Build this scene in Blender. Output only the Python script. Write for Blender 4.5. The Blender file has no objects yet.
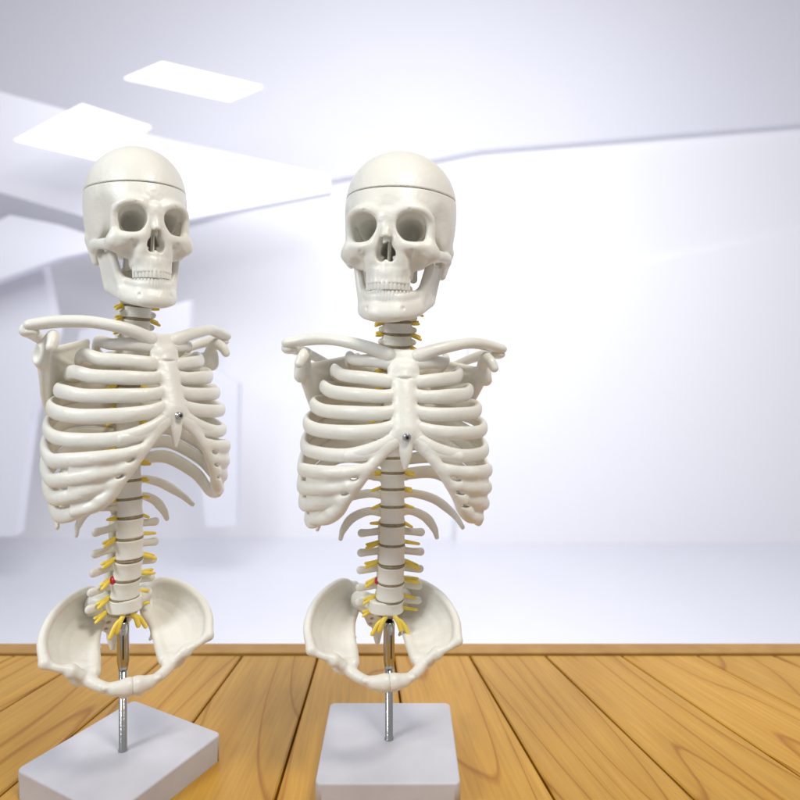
import bpy, bmesh, math, random
import numpy as np
from mathutils import Matrix, Vector
random.seed(4); np.random.seed(4)
U = 0.001                      # all shapes below are written in millimetres

# ------------------------------------------------------------------ camera, world, lamps
sc = bpy.context.scene
COL = sc.collection
cd = bpy.data.cameras.new('camera'); cam = bpy.data.objects.new('camera', cd); COL.objects.link(cam)
cam.location = (0, -644*U, 425*U); cam.rotation_euler = (math.radians(90), 0, 0)
cd.sensor_width = 36; cd.lens = 28.98; cd.shift_y = -0.07375; cd.clip_start = 0.01; cd.clip_end = 60
cd.dof.use_dof = True; cd.dof.focus_distance = 0.62; cd.dof.aperture_fstop = 4.5
sc.camera = cam
w = bpy.data.worlds.new('World'); sc.world = w; w.use_nodes = True
bg = w.node_tree.nodes['Background']; bg.inputs[0].default_value = (0.93, 0.94, 1.0, 1); bg.inputs[1].default_value = 0.40

def area(name, loc, target, sx, sy, power, col):
    d = bpy.data.lights.new(name, 'AREA'); d.shape = 'RECTANGLE'; d.size = sx; d.size_y = sy; d.energy = power; d.color = col
    o = bpy.data.objects.new(name, d); COL.objects.link(o); o.location = loc
    o.rotation_euler = (Vector(target)-Vector(loc)).to_track_quat('-Z', 'Y').to_euler(); return o
area('window_lamp', (-1.3, -1.0, 1.35), (-.1, 0, .4), .5, .5, 17, (0.88, 0.95, 1.0))
area('ceiling_lamp', (0.55, -0.75, 1.75), (0, 0, .35), .4, .4, 17, (1.0, 0.95, 0.86))
area('hall_fill_light', (.2, .9, 2.0), (.1, 4, .1), 3.0, 1.2, 92, (0.95, 0.96, 1.0))  # added fill above the view that brightens the hall walls, not a fixture
sc.view_settings.view_transform = 'Standard'; sc.view_settings.look = 'None'
sc.view_settings.exposure = 0; sc.view_settings.gamma = 1
sc.cycles.max_bounces = 8

# ------------------------------------------------------------------ materials
def mat(name, col, rough=.5, metal=0, sss=0, bump=0, bscale=60, var=None, vscale=8, spec=.5, coat=0):
    m = bpy.data.materials.new(name); m.use_nodes = True; nt = m.node_tree; b = nt.nodes['Principled BSDF']
    b.inputs['Base Color'].default_value = (*col, 1); b.inputs['Roughness'].default_value = rough
    b.inputs['Metallic'].default_value = metal; b.inputs['Specular IOR Level'].default_value = spec
    b.inputs['Coat Weight'].default_value = coat; b.inputs['Coat Roughness'].default_value = .2
    if sss:
        b.inputs['Subsurface Weight'].default_value = sss; b.inputs['Subsurface Radius'].default_value = (1, .7, .4)
        b.inputs['Subsurface Scale'].default_value = .004
    tc = nt.nodes.new('ShaderNodeTexCoord')
    if var:
        n = nt.nodes.new('ShaderNodeTexNoise'); n.inputs['Scale'].default_value = vscale; n.inputs['Detail'].default_value = 5
        nt.links.new(tc.outputs['Object'], n.inputs['Vector'])
        r = nt.nodes.new('ShaderNodeValToRGB'); r.color_ramp.elements[0].position = .3; r.color_ramp.elements[1].position = .7
        r.color_ramp.elements[0].color = (*var, 1); r.color_ramp.elements[1].color = (*col, 1)
        nt.links.new(n.outputs['Fac'], r.inputs['Fac']); nt.links.new(r.outputs['Color'], b.inputs['Base Color'])
    if bump:
        n = nt.nodes.new('ShaderNodeTexNoise'); n.inputs['Scale'].default_value = bscale; n.inputs['Detail'].default_value = 4
        nt.links.new(tc.outputs['Object'], n.inputs['Vector'])
        bp = nt.nodes.new('ShaderNodeBump'); bp.inputs['Strength'].default_value = bump; bp.inputs['Distance'].default_value = .002
        nt.links.new(n.outputs['Fac'], bp.inputs['Height']); nt.links.new(bp.outputs['Normal'], b.inputs['Normal'])
    return m
BONE = mat('ivory_plastic', (.82, .802, .74), .38, sss=.04, bump=.32, bscale=130, var=(.78, .745, .655), vscale=22, coat=.05)
TOOTH = mat('tooth_plastic', (.84, .82, .75), .25, sss=.1, coat=.3)
DISC = mat('disc_rubber', (.22, .17, .09), .6, var=(.36, .29, .17), vscale=200)
NERVE = mat('yellow_nerve', (.92, .72, .10), .4, sss=.1, var=(.85, .60, .06), vscale=90)
RED = mat('red_nucleus', (.45, .01, .03), .3)
STEEL = mat('brushed_steel', (.50, .50, .49), .2, metal=1, bump=.1, bscale=300)
DARK = mat('dark_steel', (.06, .06, .06), .35, metal=1)
BASE = mat('grey_white_plastic', (.60, .59, .63), .45, bump=.18, bscale=70, var=(.51, .50, .54), vscale=16)

# ------------------------------------------------------------------ the setting
def link_mesh(name, verts, faces, m, parent=None, smooth=False):
    me = bpy.data.meshes.new(name); me.from_pydata([tuple(v) for v in verts], [], faces); me.update()
    if m: me.materials.append(m)
    if smooth: me.polygons.foreach_set('use_smooth', [True]*len(me.polygons))
    o = bpy.data.objects.new(name, me); COL.objects.link(o); o.parent = parent
    return o
def boxes(name, bs, m, parent=None, bevel=0):
    bm = bmesh.new()
    for b in bs:     # (cx,cy,cz,sx,sy,sz[,rotmatrix])
        M = Matrix.Translation(Vector(b[:3])*U)
        if len(b) > 6: M = M @ b[6]
        r = bmesh.ops.create_cube(bm, size=1); vs = r['verts']
        bmesh.ops.scale(bm, vec=Vector(b[3:6])*U, verts=vs); bmesh.ops.transform(bm, matrix=M, verts=vs)
    if bevel: bmesh.ops.bevel(bm, geom=bm.edges[:], offset=bevel*U, segments=3, affect='EDGES', profile=.5)
    me = bpy.data.meshes.new(name); bm.to_mesh(me); bm.free(); me.materials.append(m)
    o = bpy.data.objects.new(name, me); COL.objects.link(o); o.parent = parent; return o
def structure(o): o['kind'] = 'structure'; return o

# wooden table top: long boards that taper slightly away from the camera
def wood_mat():
    m = bpy.data.materials.new('varnished_boards'); m.use_nodes = True; nt = m.node_tree; N = nt.nodes; L = nt.links
    b = N['Principled BSDF']; b.inputs['Roughness'].default_value = .38
    uv = N.new('ShaderNodeUVMap'); uv.uv_map = 'board'
    mp = N.new('ShaderNodeMapping'); mp.inputs['Scale'].default_value = (1, .13, 1); L.new(uv.outputs[0], mp.inputs[0])
    n1 = N.new('ShaderNodeTexNoise'); n1.inputs['Scale'].default_value = 8; n1.inputs['Detail'].default_value = .6; n1.inputs['Distortion'].default_value = .35
    L.new(mp.outputs[0], n1.inputs['Vector'])
    mu = N.new('ShaderNodeMath'); mu.operation = 'MULTIPLY'; mu.inputs[1].default_value = 11; L.new(n1.outputs['Fac'], mu.inputs[0])
    fr = N.new('ShaderNodeMath'); fr.operation = 'FRACT'; L.new(mu.outputs[0], fr.inputs[0])
    r = N.new('ShaderNodeValToRGB'); e = r.color_ramp.elements
    e[0].position = 0; e[0].color = (.46, .205, .04, 1); e[1].position = .07; e[1].color = (.66, .36, .085, 1)
    x = e.new(.5); x.color = (.72, .41, .11, 1); x = e.new(.96); x.color = (.67, .37, .09, 1); x = e.new(1); x.color = (.46, .205, .04, 1)
    L.new(fr.outputs[0], r.inputs['Fac'])
    mp2 = N.new('ShaderNodeMapping'); mp2.inputs['Scale'].default_value = (1, .05, 1); L.new(uv.outputs[0], mp2.inputs[0])
    n2 = N.new('ShaderNodeTexNoise'); n2.inputs['Scale'].default_value = 240; n2.inputs['Detail'].default_value = 4; L.new(mp2.outputs[0], n2.inputs['Vector'])
    n3 = N.new('ShaderNodeTexNoise'); n3.inputs['Scale'].default_value = 4; L.new(mp.outputs[0], n3.inputs['Vector'])
    mx = N.new('ShaderNodeMix'); mx.data_type = 'RGBA'; mx.blend_type = 'MULTIPLY'; mx.inputs['Factor'].default_value = .45
    L.new(r.outputs[0], mx.inputs['A']); L.new(n2.outputs['Fac'], mx.inputs['B'])
    at = N.new('ShaderNodeAttribute'); at.attribute_name = 'tone'
    hs = N.new('ShaderNodeHueSaturation'); hs.inputs['Saturation'].default_value = 1.1; L.new(mx.outputs['Result'], hs.inputs['Color'])
    ad = N.new('ShaderNodeMath'); ad.operation = 'MULTIPLY_ADD'; ad.inputs[1].default_value = .35; L.new(n3.outputs['Fac'], ad.inputs[0]); L.new(at.outputs['Fac'], ad.inputs[2])
    L.new(ad.outputs[0], hs.inputs['Value']); L.new(hs.outputs[0], b.inputs['Base Color'])
    bp = N.new('ShaderNodeBump'); bp.inputs['Strength'].default_value = .35; bp.inputs['Distance'].default_value = .001
    L.new(n2.outputs['Fac'], bp.inputs['Height']); L.new(bp.outputs[0], b.inputs['Normal'])
    return m
WOOD = wood_mat()
SEAM = mat('dark_seam', (.16, .05, .012), .7)
TRIM = mat('trim_wood', (.48, .27, .06), .5, var=(.40, .20, .04), vscale=30)
def ground(px, py): # where a board joint meets the table plane
    d = 425*644/(py-341); return ((px-400)*d/644, d-644)
seams = [-290+76*k for k in range(20)]
bm = bmesh.new(); uvl = bm.loops.layers.uv.new('board'); tone = bm.verts.layers.float.new('tone')
for a, b in zip(seams[:-1], seams[1:]):
    quad = []
    for px, s in ((a, 1), (b, -1)):
        t = (1150-656)/(656-486); qx = px+(px-369)*t
        p0 = ground(px, 656); p1 = ground(qx, 1150); g = 1.3 if s > 0 else -1.3
        quad.append(((p0[0]+g, p0[1]), (p1[0]+g, p1[1])))
    (l0, l1), (r0, r1) = quad
    vs = []; tn = random.uniform(.70, .92); off = random.uniform(0, 9)
    hgt = [(-8, 0), (-1.2, 0), (0, 1.2)]
    rows = []
    for (L0, L1, R0, R1, z) in [(l0, l1, r0, r1, -9), (l0, l1, r0, r1, -1.4),
                                ((l0[0]+1.5, l0[1]), (l1[0]+1.5, l1[1]), (r0[0]-1.5, r0[1]), (r1[0]-1.5, r1[1]), 0)]:
        ring = [bm.verts.new((p[0]*U, p[1]*U, z*U)) for p in (L0, L1, R1, R0)]
        for v in ring: v[tone] = tn
        rows.append(ring)
    fs = [bm.faces.new(rows[2])]
    for q in range(2):
        for i in range(4): fs.append(bm.faces.new((rows[q][i], rows[q][(i+1) % 4], rows[q+1][(i+1) % 4], rows[q+1][i])))
    c0 = (l0[0]+r0[0])/2; c1 = (l1[0]+r1[0])/2
    for f in fs:
        for lp in f.loops:
            co = lp.vert.co; t = (co.y/U-l0[1])/(l1[1]-l0[1]); c = c0+(c1-c0)*t
            lp[uvl].uv = ((co.x-c*U)*1.0+off, co.y+off*1.7)
bmesh.ops.recalc_face_normals(bm, faces=bm.faces[:])
me = bpy.data.meshes.new('wooden_floor'); bm.to_mesh(me); bm.free(); me.materials.append(WOOD)
o = bpy.data.objects.new('wooden_floor', me); COL.objects.link(o); structure(o)
structure(boxes('floor_underside', [(0, 26, -22, 1900, 460, 24)], SEAM))
structure(boxes('floor_edge_trim', [(0, 242.3, -9.3, 1900, 27, 24)], TRIM, bevel=1.5))

# white hall beyond
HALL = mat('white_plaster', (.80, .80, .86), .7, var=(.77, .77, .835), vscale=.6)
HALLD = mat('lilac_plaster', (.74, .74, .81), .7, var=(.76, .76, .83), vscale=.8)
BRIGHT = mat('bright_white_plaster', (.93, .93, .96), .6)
HFLOOR = mat('polished_white_floor', (.80, .80, .87), .22, var=(.86, .86, .92), vscale=.7)
def prism(name, pts, y0, y1, m):     # outline in x,z at depth y0..y1
    n = len(pts); vs = [(x*U, y0*U, z*U) for x, z in pts]+[(x*U, y1*U, z*U) for x, z in pts]
    fs = [tuple(range(n)), tuple(range(2*n-1, n-1, -1))]+[(i, (i+1) % n, n+(i+1) % n, n+i) for i in range(n)]
    o = link_mesh(name, vs, fs, m)
    bm = bmesh.new(); bm.from_mesh(o.data); bmesh.ops.recalc_face_normals(bm, faces=bm.faces[:]); bm.to_mesh(o.data); bm.free()
    return structure(o)
def W(px, py, d): return ((px-400)*d/644, 425-(py-341)*d/644)    # size of hall parts at distance d
structure(boxes('hall_floor', [(0, 3300, -990, 12000, 5600, 20)], HFLOOR))
D = 4600
prism('hall_back_wall', [W(x, y, D) for x, y in [(-150, 538), (-150, -140), (1000, -140), (1000, 538)]], D-644, D-560, BRIGHT)
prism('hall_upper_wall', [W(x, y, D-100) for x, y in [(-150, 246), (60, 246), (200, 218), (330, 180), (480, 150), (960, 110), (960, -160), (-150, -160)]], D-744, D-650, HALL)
prism('hall_right_wall', [W(x, y, 4480) for x, y in [(470, 345), (620, 270), (960, 200), (960, 548), (455, 548)]], 3836, 3945, BRIGHT)
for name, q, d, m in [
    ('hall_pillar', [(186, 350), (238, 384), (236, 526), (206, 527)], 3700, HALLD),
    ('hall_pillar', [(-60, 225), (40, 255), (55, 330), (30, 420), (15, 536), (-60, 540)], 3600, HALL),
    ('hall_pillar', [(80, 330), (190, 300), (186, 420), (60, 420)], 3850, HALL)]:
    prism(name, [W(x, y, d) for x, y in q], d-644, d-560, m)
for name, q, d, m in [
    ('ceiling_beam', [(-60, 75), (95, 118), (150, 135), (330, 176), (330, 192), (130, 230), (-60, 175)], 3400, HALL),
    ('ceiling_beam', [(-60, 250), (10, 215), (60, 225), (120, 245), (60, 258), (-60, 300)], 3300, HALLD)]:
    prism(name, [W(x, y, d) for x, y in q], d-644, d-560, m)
SKY = bpy.data.materials.new('lit_skylight'); SKY.use_nodes = True
b = SKY.node_tree.nodes['Principled BSDF']; b.inputs['Emission Color'].default_value = (1, 1, 1, 1); b.inputs['Emission Strength'].default_value = .55
b.inputs['Base Color'].default_value = (.9, .9, .9, 1)
for i, q in enumerate([[(14, 140), (82, 104), (150, 126), (98, 160)], [(124, 78), (162, 62), (262, 86), (228, 100)]]):
    prism('skylight', [W(x, y, 2950) for x, y in q], 2306, 2330, SKY)

# ------------------------------------------------------------------ shape tools: signed-distance sculpting
class Field:
    def __init__(s, lo, hi, h=.9):
        s.lo = np.array(lo, np.float32); s.h = h
        s.n = np.ceil((np.array(hi)-s.lo)/h).astype(int)+1
        s.ax = [s.lo[i]+h*np.arange(s.n[i], dtype=np.float32) for i in range(3)]
        s.d = np.full(tuple(s.n), 12, np.float32)
    def _sub(s, lo, hi):
        sl = []
        for i in range(3):
            a = int(max(0, math.floor((lo[i]-s.lo[i])/s.h))); b = int(min(s.n[i], math.ceil((hi[i]-s.lo[i])/s.h)+1)); sl.append(slice(a, max(a, b)))
        g = (s.ax[0][sl[0]][:, None, None], s.ax[1][sl[1]][None, :, None], s.ax[2][sl[2]][None, None, :])
        return tuple(sl), g
    def _apply(s, sl, b, k, op):
        a = s.d[sl]
        if op == 'sub': a2, b2 = -a, b
        else: a2, b2 = a, b
        if k > 0:
            t = np.clip(.5+.5*(a2-b2)/k, 0, 1); r = a2*(1-t)+b2*t-k*t*(1-t)
        else: r = np.minimum(a2, b2)
        s.d[sl] = -r if op == 'sub' else r
    def ell(s, c, r, k=4, op='add', rz=0, rx=0, ry=0):
        c = np.array(c, float); r = np.array(r, float); R = max(r); ext = (r if not (rz or rx or ry) else np.array([R]*3))+k+3
        sl, (X, Y, Z) = s._sub(c-ext, c+ext)
        X, Y, Z = X-c[0], Y-c[1], Z-c[2]
        if rz: a = math.radians(rz); X, Y = X*math.cos(a)+Y*math.sin(a), -X*math.sin(a)+Y*math.cos(a)
        if rx: a = math.radians(rx); Y, Z = Y*math.cos(a)+Z*math.sin(a), -Y*math.sin(a)+Z*math.cos(a)
        if ry: a = math.radians(ry); X, Z = X*math.cos(a)-Z*math.sin(a), X*math.sin(a)+Z*math.cos(a)
        k0 = np.sqrt((X/r[0])**2+(Y/r[1])**2+(Z/r[2])**2); k1 = np.sqrt((X/r[0]**2)**2+(Y/r[1]**2)**2+(Z/r[2]**2)**2)+1e-6
        s._apply(sl, (k0*(k0-1)/k1).astype(np.float32), k, op)
    def chain(s, pts, rad, k=4, op='add', flat=(1, 1, 1), smooth=True):
        f = np.array(flat, float)
        if np.isscalar(rad): rad = [rad]*len(pts)
        if smooth and len(pts) > 2:
            q = np.c_[np.array(pts, float), np.array(rad, float)]; q = spline(list(q), 5); pts = q[:, :3]; rad = q[:, 3]
        pts = np.array(pts, float); m = max(rad)+k+3
        sl, g = s._sub(pts.min(0)-m/np.minimum(f, 1), pts.max(0)+m/np.minimum(f, 1)); best = None
        X, Y, Z = g[0]*f[0], g[1]*f[1], g[2]*f[2]
        for (p, q, r0, r1) in zip(pts[:-1], pts[1:], rad[:-1], rad[1:]):
            P = p*f; V = (q-p)*f; vv = max(V.dot(V), 1e-6); x, y, z = X-P[0], Y-P[1], Z-P[2]
            t = np.clip((x*V[0]+y*V[1]+z*V[2])/vv, 0, 1)
            b = np.sqrt((x-t*V[0])**2+(y-t*V[1])**2+(z-t*V[2])**2)-(r0+(r1-r0)*t)
            best = b if best is None else np.minimum(best, b)
        s._apply(sl, best.astype(np.float32), k, op)
    def tris(s, T, r, k=3, op='add'):
        T = [[np.array(v, float) for v in t] for t in T]; A = np.array(T).reshape(-1, 3); m = r+k+3
        sl, g = s._sub(A.min(0)-m, A.max(0)+m); lo = [g[0].ravel()[0], g[1].ravel()[0], g[2].ravel()[0]]
        best = np.full(s.d[sl].shape, 12, np.float32)
        t = Field.__new__(Field); t.h = s.h; t.lo = np.array(lo); t.n = np.array(best.shape); t.ax = [x.ravel() for x in g]; t.d = best
        for a, b, c in T: t.tri(a, b, c, r, 0, mg=k+3)
        s._apply(sl, t.d, k, op)
    def tri(s, a, b, c, r, k=3, op='add', mg=3):
        a, b, c = (np.array(v, float) for v in (a, b, c)); m = r+k+mg
        sl, g = s._sub(np.minimum(np.minimum(a, b), c)-m, np.maximum(np.maximum(a, b), c)+m)
        P = np.stack(np.broadcast_arrays(*g), -1).astype(np.float32)
        n = np.cross(b-a, a-c)
        def edge(p, q):
            e = q-p; w = P-p.astype(np.float32); t = np.clip((w@e.astype(np.float32))/e.dot(e), 0, 1)
            return ((w-t[..., None]*e.astype(np.float32))**2).sum(-1)
        def side(p, q): return np.sign((P-p.astype(np.float32))@np.cross(q-p, n).astype(np.float32))
        S = side(a, b)+side(b, c)+side(c, a); inside = (S >= 2) if np.dot(np.cross(b-a, n), c-a) > 0 else (S <= -2)
        pl = ((P-a.astype(np.float32))@n.astype(np.float32))**2/n.dot(n)
        ed = np.minimum(np.minimum(edge(a, b), edge(b, c)), edge(c, a))
        s._apply(sl, (np.sqrt(np.where(inside, pl, ed))-r).astype(np.float32), k, op)
    def fn(s, f, lo, hi, k=3, op='add'):
        sl, g = s._sub(lo, hi); s._apply(sl, np.broadcast_to(f(*g), s.d[sl].shape).astype(np.float32), k, op)
    def mesh(s):
        d = s.d.copy(); d[0] = d[-1] = 5; d[:, 0] = d[:, -1] = 5; d[:, :, 0] = d[:, :, -1] = 5
        sg = d < 0; n = d.shape
        c = np.zeros((n[0]-1, n[1]-1, n[2]-1), np.int8)
        for i in (0, 1):
            for j in (0, 1):
                for k in (0, 1): c += sg[i:n[0]-1+i, j:n[1]-1+j, k:n[2]-1+k]
        act = (c > 0) & (c < 8); ids = np.argwhere(act); idx = np.full(c.shape, -1, np.int64); idx[act] = np.arange(len(ids))
        pos = np.zeros((len(ids), 3)); cnt = np.zeros(len(ids))
        for a in range(3):
            o1, o2 = [x for x in range(3) if x != a]
            for u in (0, 1):
                for v in (0, 1):
                    off = np.zeros(3, int); off[o1] = u; off[o2] = v; p = ids+off; q = p.copy(); q[:, a] += 1
                    da = d[tuple(p.T)]; db = d[tuple(q.T)]; cr = (da < 0) != (db < 0)
                    t = np.where(cr, da/np.where(cr, da-db, 1), 0); pp = p.astype(float); pp[:, a] += t
                    pos += pp*cr[:, None]; cnt += cr
        V = pos/cnt[:, None]*s.h+s.lo
        F = []
        for a in range(3):
            o1, o2 = (a+1) % 3, (a+2) % 3
            A = [slice(None)]*3; B = [slice(None)]*3; A[a] = slice(0, n[a]-1); B[a] = slice(1, n[a])
            s0 = sg[tuple(A)]; s1 = sg[tuple(B)]; e = np.argwhere(s0 != s1); fl = s0[tuple(e.T)]
            ok = (e[:, o1] > 0) & (e[:, o2] > 0) & (e[:, o1] < n[o1]-1) & (e[:, o2] < n[o2]-1); e = e[ok]; fl = fl[ok]
            q = []
            for du, dv in ((-1, -1), (0, -1), (0, 0), (-1, 0)):
                w_ = e.copy(); w_[:, o1] += du; w_[:, o2] += dv; q.append(idx[tuple(w_.T)])
            q = np.stack(q, 1); q[~fl] = q[~fl][:, ::-1]; F.append(q)
        return V, np.concatenate(F)

def to_mesh(name, V, F, m, relax=1):
    V = np.asarray(V, float); F = np.asarray(F)
    for _ in range(relax):       # light smoothing of the lattice steps
        acc = np.zeros_like(V); ct = np.zeros(len(V)); nx = np.roll(F, -1, 1)
        for a, b in zip(F.T, nx.T):
            for q, r in ((a, b), (b, a)):
                for ax in range(3): acc[:, ax] += np.bincount(q, V[r, ax], len(V))
                ct += np.bincount(q, minlength=len(V))
        V = V*.45+acc/ct[:, None]*.55
    me = bpy.data.meshes.new(name); me.vertices.add(len(V)); me.vertices.foreach_set('co', (V*U).ravel())
    me.loops.add(F.size); me.loops.foreach_set('vertex_index', F.ravel().astype(np.int32))
    me.polygons.add(len(F)); me.polygons.foreach_set('loop_start', np.arange(len(F), dtype=np.int32)*F.shape[1])
    me.polygons.foreach_set('use_smooth', np.ones(len(F), bool)); me.update(calc_edges=True); me.validate()
    me.materials.append(m); return me
def mirror(V, F): V = np.array(V, float); V[:, 0] *= -1; return V, np.asarray(F)[:, ::-1]

def spline(P, n=8):
    P = [np.array(p, float) for p in P]; P = [2*P[0]-P[1]]+P+[2*P[-1]-P[-2]]; out = []
    for i in range(1, len(P)-2):
        for t in np.arange(n)/n:
            a, b, c, d = P[i-1:i+3]
            out.append(.5*((2*b)+(c-a)*t+(2*a-5*b+4*c-d)*t*t+(-a+3*b-3*c+d)*t**3))
    out.append(P[-2]); return np.array(out)
def sweep(path, rh, rt, up=(0, 0, 1), seg=16):     # elliptical bar: rh along 'up', rt across
    V = []; F = []; n = len(path); rh = np.broadcast_to(rh, n); rt = np.broadcast_to(rt, n); T = np.gradient(path, axis=0)
    C = []
    for i in range(n):
        t = T[i]/np.linalg.norm(T[i]); s_ = np.cross(t, up); s_ /= np.linalg.norm(s_)+1e-9; u = np.cross(s_, t); C.append((path[i], t, s_, u, rh[i], rt[i]))
    rows = []
    p, t, s_, u, a, b = C[0]
    for f in (.3, .75): rows.append((p-t*min(a, b)*math.sqrt(1-f*f), s_, u, a*f, b*f))
    rows += [(p, s_, u, a, b) for p, t, s_, u, a, b in C]
    p, t, s_, u, a, b = C[-1]
    for f in (.75, .3): rows.append((p+t*min(a, b)*math.sqrt(1-f*f), s_, u, a*f, b*f))
    for p, s_, u, a, b in rows:
        for j in range(seg):
            th = 2*math.pi*j/seg; V.append(p+u*a*math.cos(th)+s_*b*math.sin(th))
    for i in range(len(rows)-1):
        for j in range(seg): F.append((i*seg+j, i*seg+(j+1) % seg, (i+1)*seg+(j+1) % seg, (i+1)*seg+j))
    m = len(V); V.append(np.mean(V[:seg], 0)); V.append(np.mean(V[m-seg:m], 0))
    for j in range(0, seg): F.append((m, (j+1) % seg, j, j)); F.append((m+1, m-seg+j, m-seg+(j+1) % seg, m-seg+(j+1) % seg))
    F = [f for f in F]
    return np.array(V), F
def sweep_mesh(name, parts, m, flip=False):
    V = []; F = []
    for v, f in parts:
        o = len(V); V += list(v)
        for q in f:
            q = [x+o for x in dict.fromkeys(q)]; F.append(q[::-1] if flip else q)
    V = np.array(V)
    if flip: V[:, 0] *= -1
    me = bpy.data.meshes.new(name); me.from_pydata([tuple(x) for x in V*U], [], F); me.update()
    bm = bmesh.new(); bm.from_mesh(me); bmesh.ops.recalc_face_normals(bm, faces=bm.faces[:]); bm.to_mesh(me); bm.free()
    me.polygons.foreach_set('use_smooth', [True]*len(me.polygons)); me.materials.append(m); return me

# ------------------------------------------------------------------ skull (origin at eye height, z up, -y is the face)
SZ = 530
def skull_field():
    f = Field((-62, -82, -66), (62, 84, 90), .85)
    f.ell((0, 9, 25), (53.5, 69, 58), 2); f.ell((0, 8, 36), (53, 62, 45.5), 8)
    f.ell((0, -18, 20), (45, 46, 42), 8)
    f.ell((0, 30, -8), (42, 44, 24), 10)
    f.ell((0, -31, 16), (40, 34.5, 22), 8)
    for s in (-1, 1):
        f.ell((s*43, 8, 6), (10, 34, 30), 10)
        f.ell((s*53, -34, -4), (11, 20, 25), 9, 'sub', rz=s*-20)          # temple hollow
        f.chain([(s*5, -64, 5), (s*14, -65, 12.5), (s*26, -63, 14), (s*35, -56, 10), (s*38, -51, 2), (s*37.5, -50, -10), (s*37, -50, -19)], [4.6, 4.2, 3.8, 4.0, 4.2, 4.6, 6], 7)
        f.chain([(s*8, -63, -8), (s*12, -64, -18), (s*24, -62, -20.5), (s*35, -54, -20)], [4.5, 6, 5.5, 6], 5)
        f.ell((s*36, -48, -25), (11, 10, 9), 5)
        f.ell((s*26, -50, -30), (10, 12, 10), 6)
        f.chain([(s*41, -42, -26), (s*47, -26, -25), (s*49, -6, -24), (s*45, 8, -21)], [6.3, 5.2, 5.5, 5], 3, flat=(1.25, 1, 1))
        f.ell((s*48, -4, -27), (4.5, 9, 6), 3)
        f.chain([(s*5, -65, 2), (s*9, -65, -10), (s*12, -64, -26), (s*13, -60, -38)], [4.5, 4.5, 5.5, 7], 4)
        f.chain([(s*44, 18, -16), (s*41, 16, -38)], [9, 5], 5)
        f.chain([(s*17, -30, -25), (s*19, -26, -46)], [6, 4], 4)
    f.ell((0, -48, -34), (22, 21, 20), 6)
    f.ell((0, -47.5, -45), (21.5, 23, 11), 5)
    f.chain([(0, -64, 8), (0, -66, 0), (0, -71, -11)], [6, 4.8, 4.2], 4)
    f.ell((0, -64, 8), (9, 5, 6), 4)
    for s in (-1, 1):
        f.ell((s*21.8, -61, -2.2), (13.8, 17, 13), 2.5, 'sub', ry=s*12)
        f.ell((s*19, -47, -3), (11.5, 18, 10.5), 3, 'sub')
        f.ell((s*17, -38, -3), (9, 22, 9), 3, 'sub')
        f.ell((s*4.4, -66, -27.5), (4.6, 12, 6.6), 2.5, 'sub')
        f.ell((s*29, -59, -38), (7, 8, 8), 5, 'sub')                       # hollow under the cheek
        f.ell((s*9, -72, -47), (3, 3, 6), 4, 'sub')
        f.ell((s*24, -67.5, -24.5), (1.6, 3, 1.5), 1.5, 'sub')
        f.ell((s*21, -70, 12.5), (1.3, 3, 1.3), 1, 'sub')
    f.ell((0, -68, -21), (4.3, 12, 9), 3, 'sub')
    for s in (-1, 1): f.tris([((s*39, -49, 9), (s*39, -49, -17), (s*25, -18, 12)), ((s*39, -49, -17), (s*25, -18, 12), (s*25, -18, -17))], 1.7, 2)
    f.ell((0, -48, -24), (7.2, 20, 10), 2, 'sub')
    f.chain([(.8, -58, -16), (.3, -58, -33)], 1.1, 1); f.chain([(.8, -50, -14), (.3, -50, -33)], 1.3, 1)
    for s in (-1, 1): f.chain([(s*5.6, -56, -29), (s*5.8, -46, -28)], 1.8, 1.5)
    f.chain([(0, -67, -36), (0, -68.5, -37)], [1.6, .8], 2)
    # alveolar ridges above the tooth roots
    for i in range(-5, 6):
        a = i*.205; x = 18.6*math.sin(a*1.12); y = -46.5-21.6*math.cos(a*1.05); f.chain([(x*1.04, y, -41), (x*1.05, y-.8, -52.3)], [1.6, 2.6], 2.5)
    return f
CUT = 35
def skull_meshes():
    f = skull_field(); full = f.d.copy(); Z = f.ax[2][None, None, :]
    gap = np.abs(Z-CUT)-.45
    f.d = np.maximum(full, Z-(CUT-.55)); low = f.mesh()
    f.d = np.maximum(full, (CUT+.55)-Z); cap = f.mesh()
    return to_mesh('skull', *low, BONE), to_mesh('skull_cap', *cap, BONE)
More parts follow.
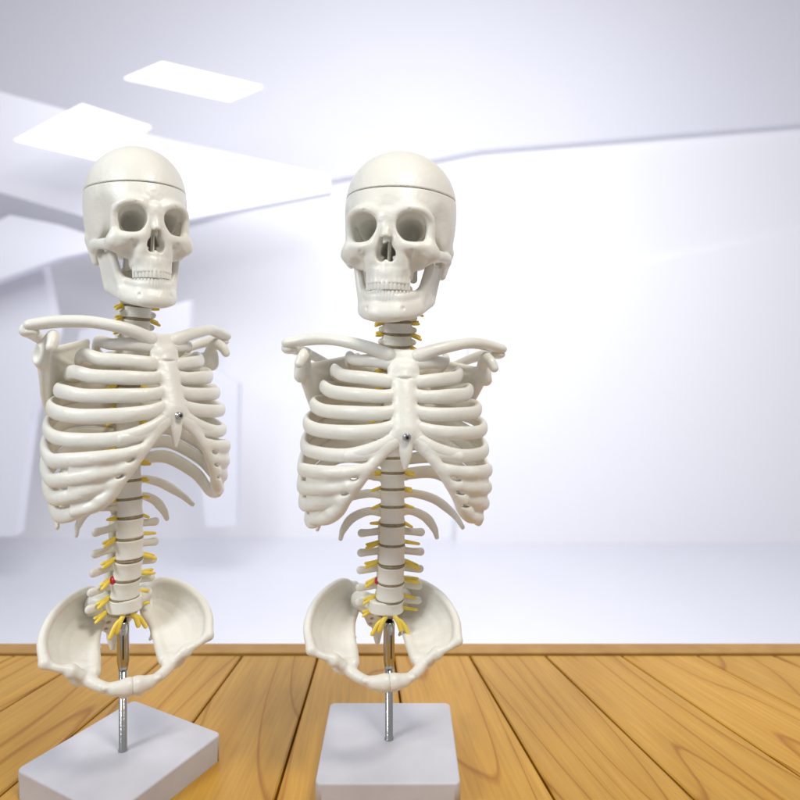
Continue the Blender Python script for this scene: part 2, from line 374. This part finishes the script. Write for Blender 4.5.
def mandible_mesh():
    f = Field((-54, -82, -94), (54, 14, -18), .85)
    arc = lambda x1, y1, x2, y2, x3, y3, zs: [(-x3, y3, zs[3]), (-x2, y2, zs[2]), (-x1, y1, zs[1]), (0, y1-3.2, zs[0]), (x1, y1, zs[1]), (x2, y2, zs[2]), (x3, y3, zs[3])]
    f.chain(arc(13.5, -63, 25, -45, 32, -8, (-81.5, -81.5, -77.5, -67)), [5, 5.2, 5.6, 5.8, 5.6, 5.2, 5], 5)
    f.chain(arc(13.5, -61.5, 24, -43, 29, -18, (-74, -74, -71, -64)), [5, 5, 5.4, 5.6, 5.4, 5, 5], 6)
    f.chain(arc(12.5, -61, 20.5, -46, 27, -30, (-66, -66, -63, -59)), [4, 4.4, 4.8, 5, 4.8, 4.4, 4], 4)
    for s in (-1, 1):
        a, b, c, d, e = (s*32.5, -3, -65), (s*39, 1, -34), (s*35, -28, -34), (s*30, -34, -56), (s*27, -37, -67)
        f.tris([(a, b, c), (a, c, d), (a, d, e)], 3.4, 5)
        f.chain([a, b, (s*41, 2, -27)], [4.8, 4, 4.6], 3); f.chain([e, d, c, (s*36, -27, -27)], [4.4, 4.4, 3.8, 2.4], 3)
    f.ell((0, -65.5, -81), (15, 6, 6.5), 5)
    for s in (-1, 1): f.ell((s*17, -68, -75.5), (1.4, 3, 1.3), 1.5, 'sub')
    for i in range(-5, 6):
        a = i*.2; x = 18.2*math.sin(a*1.12); y = -45.5-21.2*math.cos(a*1.05); f.chain([(x, y-.2, -64.5), (x*1.02, y+.2, -72)], [2.6, 1.4], 2)
    return to_mesh('mandible', *f.mesh(), BONE)
def teeth_mesh(name, up):
    f = Field((-24, -74, -72), (24, -18, -46), .5)
    n = 7
    wd = [4.3, 3.6, 4.0, 3.9, 3.9, 4.8, 4.6] if up else [3.0, 3.2, 3.7, 3.8, 3.9, 4.9, 4.7]
    A, B, y0 = (19.6, 22.5, -46.5) if up else (18.9, 21.8, -46.5)
    for s in (-1, 1):
        arc = 0
        for i in range(n):
            u = (arc+wd[i]/2)/21.5; arc += wd[i]
            x = A*math.sin(min(u, 1.57)); y = y0-B*math.cos(min(u, 1.57))+max(0, u-1.3)*20
            if u > 1.35: x = A+(u-1.35)*2
            lng = (5.4, 4.8, 5.4, 4.6, 4.4, 4.2, 4.0)[i]
            z0, z1 = (-51.5, -51.5-lng-1.2) if up else (-67.8, -67.8+lng+.9)
            r = wd[i]*.46
            ang = math.degrees(u)*s
            if up: f.chain([(s*x*1.03, y, -49), (s*x, y-.6, -54), (s*x*.99, y-.2, -61)], [r*.8, r*1.08, r*.98], .3)
            else: f.chain([(s*x*1.0, y, -71), (s*x, y-.3, -66), (s*x, y+.1, -58)], [r*.85, r*1.08, r*.98], .3)
    zc = -59.3 if up else -59.5
    Z = f.ax[2][None, None, :]
    f.d = np.maximum(f.d, (zc-Z) if up else (Z-zc))
    return to_mesh(name, *f.mesh(), TOOTH, relax=1)

# ------------------------------------------------------------------ spine
ZT = [391, 382, 372.5, 362, 351, 339, 327, 314, 300, 285, 268.5, 251.5]      # thoracic body centres 1..12
tops = []
zc_ = 482.
levels = []       # (kind, centre z, height)
for i in range(7): levels.append(('cervical', 474.5-i*12.1, 12.1))
bz = [396.2]
for i in range(11): bz.append((ZT[i]+ZT[i+1])/2)
bz += [243, 223.5, 204, 185.5, 167, 153]
for i in range(12): levels.append(('thoracic', (bz[i]+bz[i+1])/2, bz[i]-bz[i+1]))
for i in range(12, 17): levels.append(('lumbar', (bz[i]+bz[i+1])/2, bz[i]-bz[i+1]))
def yc(z): return float(np.interp(z, [120, 160, 205, 240, 280, 340, 395, 440, 485], [10, 1, -7, -6, 0, 9, 4, -4, -3]))
def tilt(z): return math.atan2(yc(z-6)-yc(z+6), 12)*.8
def vertebra_mesh(kind, h, wd):
    f = Field((-44, -22, -28), (44, 52, 18), .8); hb = h-1.9
    rx = wd; ry = wd*.78
    def body(X, Y, Z):
        w_ = 1-.10*(1-np.clip(2*Z/hb, -1, 1)**2)
        rad = (np.sqrt((X/(rx*w_))**2+(Y/(ry*w_))**2)-1)*ry
        q = np.abs(Z)-hb/2; a = rad+1.1; b = q+1.1
        return np.minimum(np.maximum(a, b), 0)+np.sqrt(np.maximum(a, 0)**2+np.maximum(b, 0)**2)-1.1
    f.fn(body, (-rx-4, -ry-4, -hb/2-4), (rx+4, ry+4, hb/2+4), 1)
    for s in (-1, 1):
        f.chain([(s*rx*.5, ry*.6, 1), (s*rx*.62, ry+6, 1), (0, ry+13, 0)], [3, 3, 2.6], 3)      # arch
        if kind == 'lumbar':
            f.chain([(s*rx*.6, ry*.9, 1), (s*22, 7, 0), (s*30, 7, -.5)], [4, 3.6, 4.2], 4, flat=(1, 1.35, 1))
            f.chain([(s*9, ry+6, 8), (s*9, ry+7, -9)], [3.6, 3.6], 3)
        elif kind == 'thoracic':
            f.chain([(s*rx*.6, ry+4, 1), (s*17, ry+13, 1.5)], [3.2, 3.6], 3)
            f.chain([(s*7, ry+7, 4), (s*7, ry+8, -5)], [3, 3], 3)
        else:
            f.chain([(s*rx*.6, 2, 0), (s*16.5, 0, -2)], [3.2, 3.0], 3)
            f.chain([(s*11, 6, 3), (s*11, 9, -3)], [4, 4], 3)
    if kind == 'lumbar': f.chain([(0, ry+12, 0), (0, ry+24, -3)], [5.5, 6.5], 3, flat=(2.2, 1, .9))
    elif kind == 'thoracic': f.chain([(0, ry+12, 0), (0, ry+22, -9), (0, ry+26, -17)], [4.5, 4, 3], 3, flat=(1.4, 1, 1))
    else: f.chain([(0, ry+8, 0), (0, ry+19, -4)], [3.6, 3], 3)
    return to_mesh('vertebra', *f.mesh(), BONE)
def cyl_mesh(name, prof, m, seg=40, sy=1.0, cap=True):
    V = []; F = []
    for r, z in prof:
        for j in range(seg): a = 2*math.pi*j/seg; V.append((r*math.cos(a), r*sy*math.sin(a), z))
    for i in range(len(prof)-1):
        for j in range(seg): F.append((i*seg+j, i*seg+(j+1) % seg, (i+1)*seg+(j+1) % seg, (i+1)*seg+j))
    F.append(tuple(range(seg-1, -1, -1))); F.append(tuple(range((len(prof)-1)*seg, len(prof)*seg)))
    me = bpy.data.meshes.new(name); me.from_pydata([tuple(np.array(v)*U) for v in V], [], F); me.update()
    bm = bmesh.new(); bm.from_mesh(me); bmesh.ops.recalc_face_normals(bm, faces=bm.faces[:]); bm.to_mesh(me); bm.free()
    me.polygons.foreach_set('use_smooth', [len(p.vertices) < 5 for p in me.polygons]); me.materials.append(m); return me

# ------------------------------------------------------------------ rib cage (centre line x=0)
HW = [53, 67, 77, 86, 92, 94, 96, 96, 94, 88]
ZL = [407, 394, 378, 360, 342, 321, 301, 284, 268, 252]
YS = [-46, -54, -61, -67, -72, -75]
ZF = [404, 388, 375.5, 361.5, 348.5, 338.5]
ZA = [407, 391, 376, 360, 343, 323, 308, 294, 281, 268]
YA = [-42, -50, -57, -62, -67, -69, -68, -65, -60, -53]
def rib_path(i):
    zt = ZT[i]+2; w_ = HW[i]-5; y0 = yc(zt)
    lift = [0, 3, 5, 6, 6, 6, 6, 5, 4, 3][i]
    P = [(7, y0+8, zt), (18, y0+18, zt+1), (w_*.62, y0+25 if i else y0+16, zt-1+lift*.3), (w_*.93, y0+6 if i else y0-2, (zt+ZL[i])/2), (w_, -14 if i > 1 else -10, ZL[i]+1)]
    if i < 6:
        P += [(w_*.88, YA[i]*.62, (ZL[i]*1.2+ZA[i]*.8)/2-1.5), (w_*.58, YA[i]*.97, ZA[i]-.8), (w_*.3, (YA[i]*.2+YS[i]*.8)-1.5, (ZA[i]+ZF[i])/2-1), (11, YS[i], ZF[i])]
    else:
        fe = (.55, .58, .66, .78)[i-6]; yk = (1, 1, .97, .93)[i-6]
        P += [(w_*.95, -38, ZL[i]*.75+ZA[i]*.25), (w_*(.5+fe*.47), YA[i]*.9*yk, ZL[i]*.35+ZA[i]*.65), (w_*fe, YA[i]*1.05*yk, ZA[i])]
    return spline(P, 9)
def rib_mesh(i, flip):
    if i < 10: path = rib_path(i)
    elif i == 10: path = spline([(8, 8, 268), (24, 22, 267), (50, 30, 258), (68, 18, 245), (74, 4, 236)], 9)
    else: path = spline([(8, 5, 251), (22, 17, 250), (38, 22, 242), (47, 20, 231), (50, 17, 222)], 9)
    n = len(path); t = np.linspace(0, 1, n)
    rh = np.interp(t, [0, .12, .3, .6, .85, 1], [4.4, 6.2, 6.7, 6.6, 6.5, 6.0]); rt = np.interp(t, [0, .2, .6, 1], [3.4, 3.8, 4.3, 4.5])
    if i == 0: rh = rh*.92
    if i >= 10: rh = np.interp(t, [0, .6, 1], [4, 5, 2.6]); rt = np.interp(t, [0, .6, 1], [3, 3.2, 2])
    rng = np.random.RandomState(i*3+flip); rh = rh*(1+.035*np.interp(t, np.linspace(0, 1, 9), rng.randn(9)))
    return sweep_mesh('rib', [sweep(path, rh, rt, seg=18)], BONE, flip)
def sternum_mesh():
    f = Field((-36, -92, 300), (36, -30, 425), .85); fl = (1, 2.0, 1)
    f.chain([(-8.5, -45, 408), (8.5, -45, 408)], 9.5, 4, flat=fl); f.chain([(-5, -51, 396), (5, -51, 396)], 10, 10, flat=fl)
    for s in (-1, 1): f.ell((s*15, -44, 409), (5, 4.5, 7), 3)
    f.ell((0, -45, 422), (6, 8, 3.5), 3, 'sub')
    f.chain([(0, -53, 393), (0, -62, 375), (0, -69, 358), (0, -75, 343)], [11, 10.6, 10.8, 12], 5, flat=fl)
    for i in range(1, 6):
        for s in (-1, 1): f.ell((s*12, YS[i], ZF[i]), (5, 4, 6), 4)
    f.ell((0, -62, 391.5), (14, 4, 1), 2, 'sub')
    f.chain([(0, -76, 336), (0, -78, 325), (0, -78, 313)], [7, 5.5, 2.2], 3, flat=(1, 1.5, 1))
    return to_mesh('sternum', *f.mesh(), BONE)
def cartilage_mesh(flip):
    f = Field((2, -98, 240), (102, 0, 348), .85); fl = (1, 1.3, 1)
    f.chain([(9, -75.5, 335), (20, -77, 326), (32, -77, 312), (42, -74, 298), (51, -69, 284), (57, -64, 272), (66, -55, 263), (78, -42, 258)], [5.4, 5.0, 5.0, 5.4, 5.6, 5.8, 5.8, 5], 2.5, flat=fl)
    f.chain([(8, -75.5, 338), (18, -77, 332), (30, -75, 325), (50, -70, 322)], [5.0, 4.8, 4.8, 5.4], 2, flat=fl)
    paths = {i: rib_path(i) for i in (6, 7, 8, 9)}
    tg = {6: (32, -77, 313), 7: (42, -74, 299), 8: (51, -69, 285), 9: (60, -62, 270)}
    ends = {}
    for i in (6, 7, 8, 9):
        p = paths[i]; n = len(p); a2, a, m, b = p[int(n*.62)], p[int(n*.74)], p[int(n*.87)], p[-1]; t = np.array(tg[i], float)
        f.chain([a, m, b, (b+t)/2+np.array((0, -1.5, -.5)), t], [4.6, 5.6, 6, 6, 5], 2, flat=fl); ends[i] = (m, b, (b+t)/2, t, a, a2)
    T = []
    for i in (6, 7, 8):
        for q in (0, 1, 2):
            A, B = ends[i][q:q+2]; C, D = ends[i+1][q:q+2]; T += [(A, B, C), (B, D, C)]
        T += [(ends[i][4], ends[i][0], ends[i+1][4]), (ends[i][0], ends[i+1][0], ends[i+1][4])]
        if flip: sh = np.array((.965, .965, 1)); T += [(ends[i][5]*sh, ends[i][4]*sh, ends[i+1][4]*sh)]
    f.tris(T, 2.8, 3)
    hole = [(.5, 6), (.45, 7)] if flip else [(.35, 6), (.5, 7), (.6, 8)]
    for u, i in hole:
        c = (ends[i][1]*(1-u)+ends[i][3]*u+ends[i+1][1]*(1-u)+ends[i+1][3]*u)/2
        f.ell(c, (3.6 if flip else 6, 12, 1.8), 2, 'sub', ry=20)
    V, F = f.mesh()
    if flip: V, F = mirror(V, F)
    return to_mesh('costal_cartilage', V, F, BONE)
def clavicle_mesh(flip):
    p = spline([(13, -46, 411), (28, -46, 417), (48, -41, 422), (68, -26, 425), (88, -8, 424), (108, 2, 420)], 8); n = len(p); t = np.linspace(0, 1, n)
    return sweep_mesh('clavicle', [sweep(p, np.interp(t, [0, .15, .5, .8, 1], [7.4, 6.2, 5.4, 5.8, 5.4]), np.interp(t, [0, .15, .5, .8, 1], [6.5, 5.8, 5.6, 8, 8]), seg=18)], BONE, flip)
def scapula_mesh(flip):
    f = Field((28, -26, 310), (120, 66, 430), .9)
    G, SM, IN = (92, 10, 396), (36, 44, 408), (60, 47, 318); MID = (34, 48, 378)
    f.tri(G, SM, MID, 1.8, 3); f.tri(G, MID, IN, 1.8, 3)
    f.chain([G, (88, 16, 378), (78, 32, 350), IN], [7, 5.2, 4.4, 5], 4); f.chain([SM, MID, IN], [2.6, 2.6, 4], 3); f.chain([SM, G], [2.4, 3], 3)
    f.ell((95, 6, 393), (7.5, 8, 12), 4); f.ell((101, 4, 395), (3.5, 5, 7.5), 2, 'sub')
    f.chain([(50, 48, 392), (72, 42, 402), (94, 26, 412), (108, 10, 416)], [3, 4.2, 5.6, 6], 4)
    f.ell((106, 6, 414), (8, 10, 4.6), 3)
    f.chain([(91, 6, 403), (90, -6, 411), (93, -15, 407), (96, -18, 401)], [6, 5.6, 5.4, 4.6], 4)
    V, F = f.mesh()
    if flip: V, F = mirror(V, F)
    return to_mesh('scapula', V, F, BONE)
# ------------------------------------------------------------------ pelvis
def hip_mesh(flip):
    f = Field((-4, -84, 96), (88, 58, 196), .85)
    B = [(20, 26, 146), (25.5, 12, 139), (28, -8, 133), (28.5, -26, 129), (30, -44, 126)]
    C = [(20, 38, 163), (33, 30, 174), (50, 12, 175), (66, -8, 168), (74, -28, 155), (71, -47, 142)]
    bs = spline(B, 6); cs = spline(C, 5); nu, nv = 13, 6; G = []
    for a in range(nu):
        u = a/(nu-1); pb = np.array([np.interp(u, np.linspace(0, 1, len(bs)), bs[:, q]) for q in range(3)]); pc = np.array([np.interp(u, np.linspace(0, 1, len(cs)), cs[:, q]) for q in range(3)])
        G.append([pb*(1-v)+pc*v+np.array((6, 7, -5))*math.sin(math.pi*v)*(.35+.9*math.sin(math.pi*min(u, .9))) for v in np.linspace(0, 1, nv)])
    T = []
    for a in range(nu-1):
        for b in range(nv-1): T += [(G[a][b], G[a+1][b], G[a+1][b+1]), (G[a][b], G[a+1][b+1], G[a][b+1])]
    f.tris(T, 2.2, 3)
    f.chain(C, [4, 3.6, 3.2, 3.4, 3.8, 4.6], 3)
    f.chain(B, [4, 3.6, 3.8, 4.4, 5.2], 4)
    f.chain([(71, -47, 142), (60, -50, 137), (49, -49, 133), (42, -50, 128)], [4.2, 3.2, 4.8, 4], 3)
    f.ell((50, -50, 132), (5, 5, 5.5), 3)
    f.ell((42, -36, 122), (11, 11, 9), 4); f.ell((51, -36, 114), (8, 8, 8), 3, 'sub')
    f.chain([(38, -46, 124), (29, -56, 120), (17, -64, 117.5), (5, -67.5, 117.5)], [6, 5, 4.6, 6], 4)
    f.ell((22, -66, 120.5), (3.5, 3, 2.6), 3); f.chain([(5, -66, 117), (7, -63, 110)], [5, 3.5], 3)
    f.chain([(20, 30, 150), (20, 38, 166)], [5, 5], 4)
    f.chain([(29, 4, 133), (23, 2, 128)], [4, 1.6], 3)
    f.ell((3, -67.5, 118), (8, 5.5, 7.5), 4); f.chain([(0, -67, 118), (14, -66, 118)], 5.2, 4)
    f.d = np.maximum(f.d, (-.1-f.ax[0])[:, None, None])
    V, F = f.mesh()
    if flip: V, F = mirror(V, F)
    return to_mesh('hip_bone', V, F, BONE)
def sacrum_mesh():
    f = Field((-34, -16, 98), (34, 64, 176), .85)
    def s1(X, Y, Z):
        rad = (np.sqrt((X/15.5)**2+((Y+0)/11.5)**2)-1)*11.5; q = np.abs(Z-160)-6
        return np.maximum(rad+1.5, q+1.5).clip(0)+np.minimum(np.maximum(rad+1.5, q+1.5), 0)-1.5
    f.fn(s1, (-20, -16, 148), (20, 16, 172), 2)
    for s in (-1, 1):
        f.chain([(s*10, 8, 160), (s*23, 20, 160), (s*24, 30, 150)], [7.5, 8, 7], 5)
        f.chain([(s*14, 22, 152), (s*8, 38, 128)], [9, 5], 6)
    f.chain([(0, 6, 156), (0, 22, 146), (0, 36, 132), (0, 44, 116), (0, 42, 104)], [8, 9, 8, 6, 3], 6)
    for s in (-1, 1):
        for z, y in ((146, 14), (137, 24), (128, 32)): f.ell((s*9, y, z), (2, 5, 2), 1.5, 'sub')
    return to_mesh('sacrum', *f.mesh(), BONE)
def nerve_mesh(L, drop, back, fork, flip):
    ps = [spline([(7, back, 2), (L*.6, back-2, .5), (L, back-4, -drop)], 6)]
    if fork: ps.append(spline([(L*.5, back-1, 0), (L*.8, back-5, -drop*.4-1.5), (L*1.02, back-8, -drop-2.2)], 5))
    parts = []
    for p in ps:
        t = np.linspace(0, 1, len(p)); parts.append(sweep(p, np.interp(t, [0, .5, 1], [2.3, 2.1, 1.4]), np.interp(t, [0, .5, 1], [2.2, 1.9, 1.5]), seg=10))
    return sweep_mesh('nerve_root', parts, NERVE, flip)

cache = {}
def cached(key, fn, *a):
    if key not in cache: cache[key] = fn(*a)
    return cache[key]

def skeleton(name, label, loc, base_yaw, body_yaw, roll, skull_yaw, skull_roll, skull_dx, zstretch=1, skull_size=1, cage=(0, 1), hips=(0, 0, 0), lean=0, skull_lift=0, lift=0, cage_z=1, skull_w=1):
    root = bpy.data.objects.new(name, None); COL.objects.link(root); root.location = Vector(loc)*U; root.empty_display_size = .05
    root['label'] = label; root['category'] = 'skeleton model'; root['group'] = 'skeleton torso models on square stands'
    piv = Vector((0, 0, 140))*U
    MU = Matrix.Translation(piv+Vector((0, 0, lift*U))) @ Matrix.Rotation(math.radians(lean), 4, 'X') @ Matrix.Rotation(math.radians(roll), 4, 'Y') @ Matrix.Rotation(math.radians(body_yaw), 4, 'Z') @ Matrix.Diagonal((1, 1, zstretch, 1)) @ Matrix.Translation(-piv)
    MC = Matrix.Translation((cage[0]*U, 0, 0)) @ MU @ Matrix.Translation((0, 0, .416*(1-cage_z))) @ Matrix.Diagonal((cage[1], cage[1], cage_z, 1))
    MH = Matrix.Translation((hips[0]*U, 0, hips[2]*U)) @ MU @ Matrix.Rotation(math.radians(hips[1]), 4, 'Z') @ Matrix.Diagonal((.975, 1, 1, 1))
    Ry = Matrix.Rotation(math.radians(base_yaw), 4, 'Z')
    def part(nm, me, M=Matrix.Identity(4), parent=None, label=None):
        o = bpy.data.objects.new(nm, me); COL.objects.link(o); o.parent = parent or root
        o.matrix_local = M
        if label: o['label'] = label
        return o
    # stand
    def base():
        bm = bmesh.new(); bmesh.ops.create_cube(bm, size=1); bmesh.ops.scale(bm, vec=Vector((132, 130, 26))*U, verts=bm.verts)
        bmesh.ops.translate(bm, vec=(0, 0, 13.05*U), verts=bm.verts)
        ve = [e for e in bm.edges if abs(e.verts[0].co.z-e.verts[1].co.z) > .01]
        bmesh.ops.bevel(bm, geom=ve, offset=6*U, segments=6, affect='EDGES', profile=.5)
        te = [e for e in bm.edges if e.verts[0].co.z > .02 and e.verts[1].co.z > .02]
        bmesh.ops.bevel(bm, geom=te, offset=2.2*U, segments=4, affect='EDGES', profile=.5)
        me = bpy.data.meshes.new('base'); bm.to_mesh(me); bm.free(); me.materials.append(BASE)
        me.polygons.foreach_set('use_smooth', [p.area < .001 for p in me.polygons]); return me
    part('base', cached('base', base), Ry)
    part('rod', cached('rod', lambda: cyl_mesh('rod', [(4.6, 26), (4.6, 27), (3.9, 27.4), (3.9, 120)], STEEL)))
    sl = part('rod_sleeve', cached('slv', lambda: cyl_mesh('rod_sleeve', [(4.0, 96), (5.0, 101), (5.7, 106), (5.7, 141), (5.2, 143.5), (4.2, 144)], STEEL)), Matrix.Translation((0, 0, lift*U)))
    part('hex_bolt', cached('hex', lambda: cyl_mesh('hex_bolt', [(3.4, 143.5), (3.4, 158)], DARK, seg=6)), parent=sl)
    part('slot', cached('slot', lambda: cyl_mesh('slot', [(.01, 0), (.7, 1), (.7, 24), (.01, 25)], DARK, seg=8)), Matrix.Translation(Vector((2.2, -5.0, 108))*U), parent=sl)
    # spine
    for i, (k, z, h) in enumerate(levels):
        wd = {'cervical': 13.2+(i*.25), 'thoracic': 11.4+(i-7)*.14, 'lumbar': 13.4+(i-19)*.42}[k]
        h2 = h
        M = MU @ Matrix.Translation(Vector((0, yc(z), z))*U) @ Matrix.Rotation(tilt(z), 4, 'X')
        part('vertebra', cached(('v', i), vertebra_mesh, k, h2, wd), M)
        zb = z-h/2
        Md = MU @ Matrix.Translation(Vector((0, yc(zb), zb))*U) @ Matrix.Rotation(tilt(zb), 4, 'X')
        if True:
            part('spinal_disc', cached(('d', i), lambda: cyl_mesh('spinal_disc', [(wd-1.6, -1.4), (wd-.7, -.9), (wd-.7, .9), (wd-1.6, 1.4)], DISC, sy=.79)), Md)
        if i > 0:
            L = 21 if k == 'cervical' else (20 if k == 'thoracic' else 26)
            for fl in (False, True):
                rr = random.Random(i*2+fl)
                part('nerve_root', cached(('n', i, fl), nerve_mesh, L+rr.uniform(-2, 3), rr.uniform(-1, 3.5), 6, rr.random() < .55 or k == 'cervical', fl), Md)
    for fl in (False, True):
        def sn(fl=fl): return sweep_mesh('nerve_root', [sweep(spline([(4, -7, 152), (8, -9, 147), (11, -9, 139)], 6), 2.6, 2.2), sweep(spline([(5, -8, 150), (12, -9, 146), (18, -10, 136)], 6), 2.0, 1.8)], NERVE, fl)
        part('nerve_root', cached(('sn', fl), sn), MU)
    def rd():
        f = Field((-20, -12, 176), (0, 14, 198)); f.ell((-12.6, -2, 185.5), (3.6, 5, 4.2), 1); return to_mesh('herniated_disc', *f.mesh(), RED)
    part('herniated_disc', cached('rd', rd), MU, label='small red bulging disc on the lower back')
    # rib cage
    for i in range(12):
        for fl in (False, True): part('rib', cached(('r', i, fl), rib_mesh, i, fl), MC)
    st = part('sternum', cached('st', sternum_mesh), MC)
    for fl in (False, True):
        part('costal_cartilage', cached(('cc', fl), cartilage_mesh, fl), MC)
        part('clavicle', cached(('cl', fl), clavicle_mesh, fl), MC)
        sc_ = part('scapula', cached(('sc', fl), scapula_mesh, fl), MC)
        sg = -1 if fl else 1
        part('screw', cached('scb', lambda: cyl_mesh('screw', [(2.2, -3), (2.2, 3), (1.2, 3.6)], DARK, seg=12)), Matrix.Translation(Vector((sg*62, 38, 366))*U) @ Matrix.Rotation(math.radians(90), 4, 'X'), parent=sc_)
        part('hip_bone', cached(('hp', fl), hip_mesh, fl), MH)
    part('sacrum', cached('sa', sacrum_mesh), Matrix.Translation((hips[0]*.45*U, 0, 0)) @ MU @ Matrix.Rotation(math.radians(hips[1]*.6), 4, 'Z'))
    RX = Matrix.Rotation(math.radians(90), 4, 'X')
    scr = part('screw', cached('scr', lambda: cyl_mesh('screw', [(4.2, 0), (4.2, 1.2), (3.4, 2), (3.4, 5.4), (2.8, 6.2)], STEEL, seg=24)), Matrix.Translation(Vector((0, -79, 341))*U) @ RX, parent=st)
    part('screw_socket', cached('scs', lambda: cyl_mesh('screw_socket', [(1.6, 5.6), (1.6, 6.5)], DARK, seg=6)), Matrix.Translation(Vector((0, -79, 341))*U) @ RX, parent=st)
    # skull
    zs = 470
    MS = Matrix.Translation(MU @ (Vector((skull_dx, 0, zs))*U)+Vector((0, 0, skull_lift*U))) @ Matrix.Rotation(math.radians(body_yaw), 4, 'Z') @ Matrix.Rotation(math.radians(skull_roll), 4, 'Y') @ Matrix.Rotation(math.radians(skull_yaw), 4, 'Z') @ Matrix.Diagonal((skull_size*skull_w, skull_size*(skull_w+1)/2, skull_size, 1)) @ Matrix.Translation(Vector((0, -2, SZ-zs))*U)
    if 'skull' not in cache: cache['skull'] = skull_meshes()
    sk = part('skull', cache['skull'][0], MS)
    part('skull_cap', cache['skull'][1], parent=sk)
    part('upper_teeth', cached('ut', teeth_mesh, 'upper_teeth', True), parent=sk)
    mb = part('mandible', cached('mb', mandible_mesh), MS)
    part('lower_teeth', cached('lt', teeth_mesh, 'lower_teeth', False), parent=mb)
    return root

skeleton('skeleton_torso', 'ivory plastic skeleton torso facing the camera, on a white base squared to the view', (-11, 2, 0), 0, 8, 1.6, -18, 1, .5, hips=(-11, 3, 0))
skeleton('skeleton_torso', 'ivory plastic skeleton torso turned towards the other model, on a white base set cornerwise', (-270, -16, 0), 62, 50, 1.5, -13, 0, 0, zstretch=1.025, skull_size=.94, cage=(5, .93), hips=(3, -22, -6), lean=-2, skull_lift=-4, lift=8, cage_z=.96, skull_w=.9)
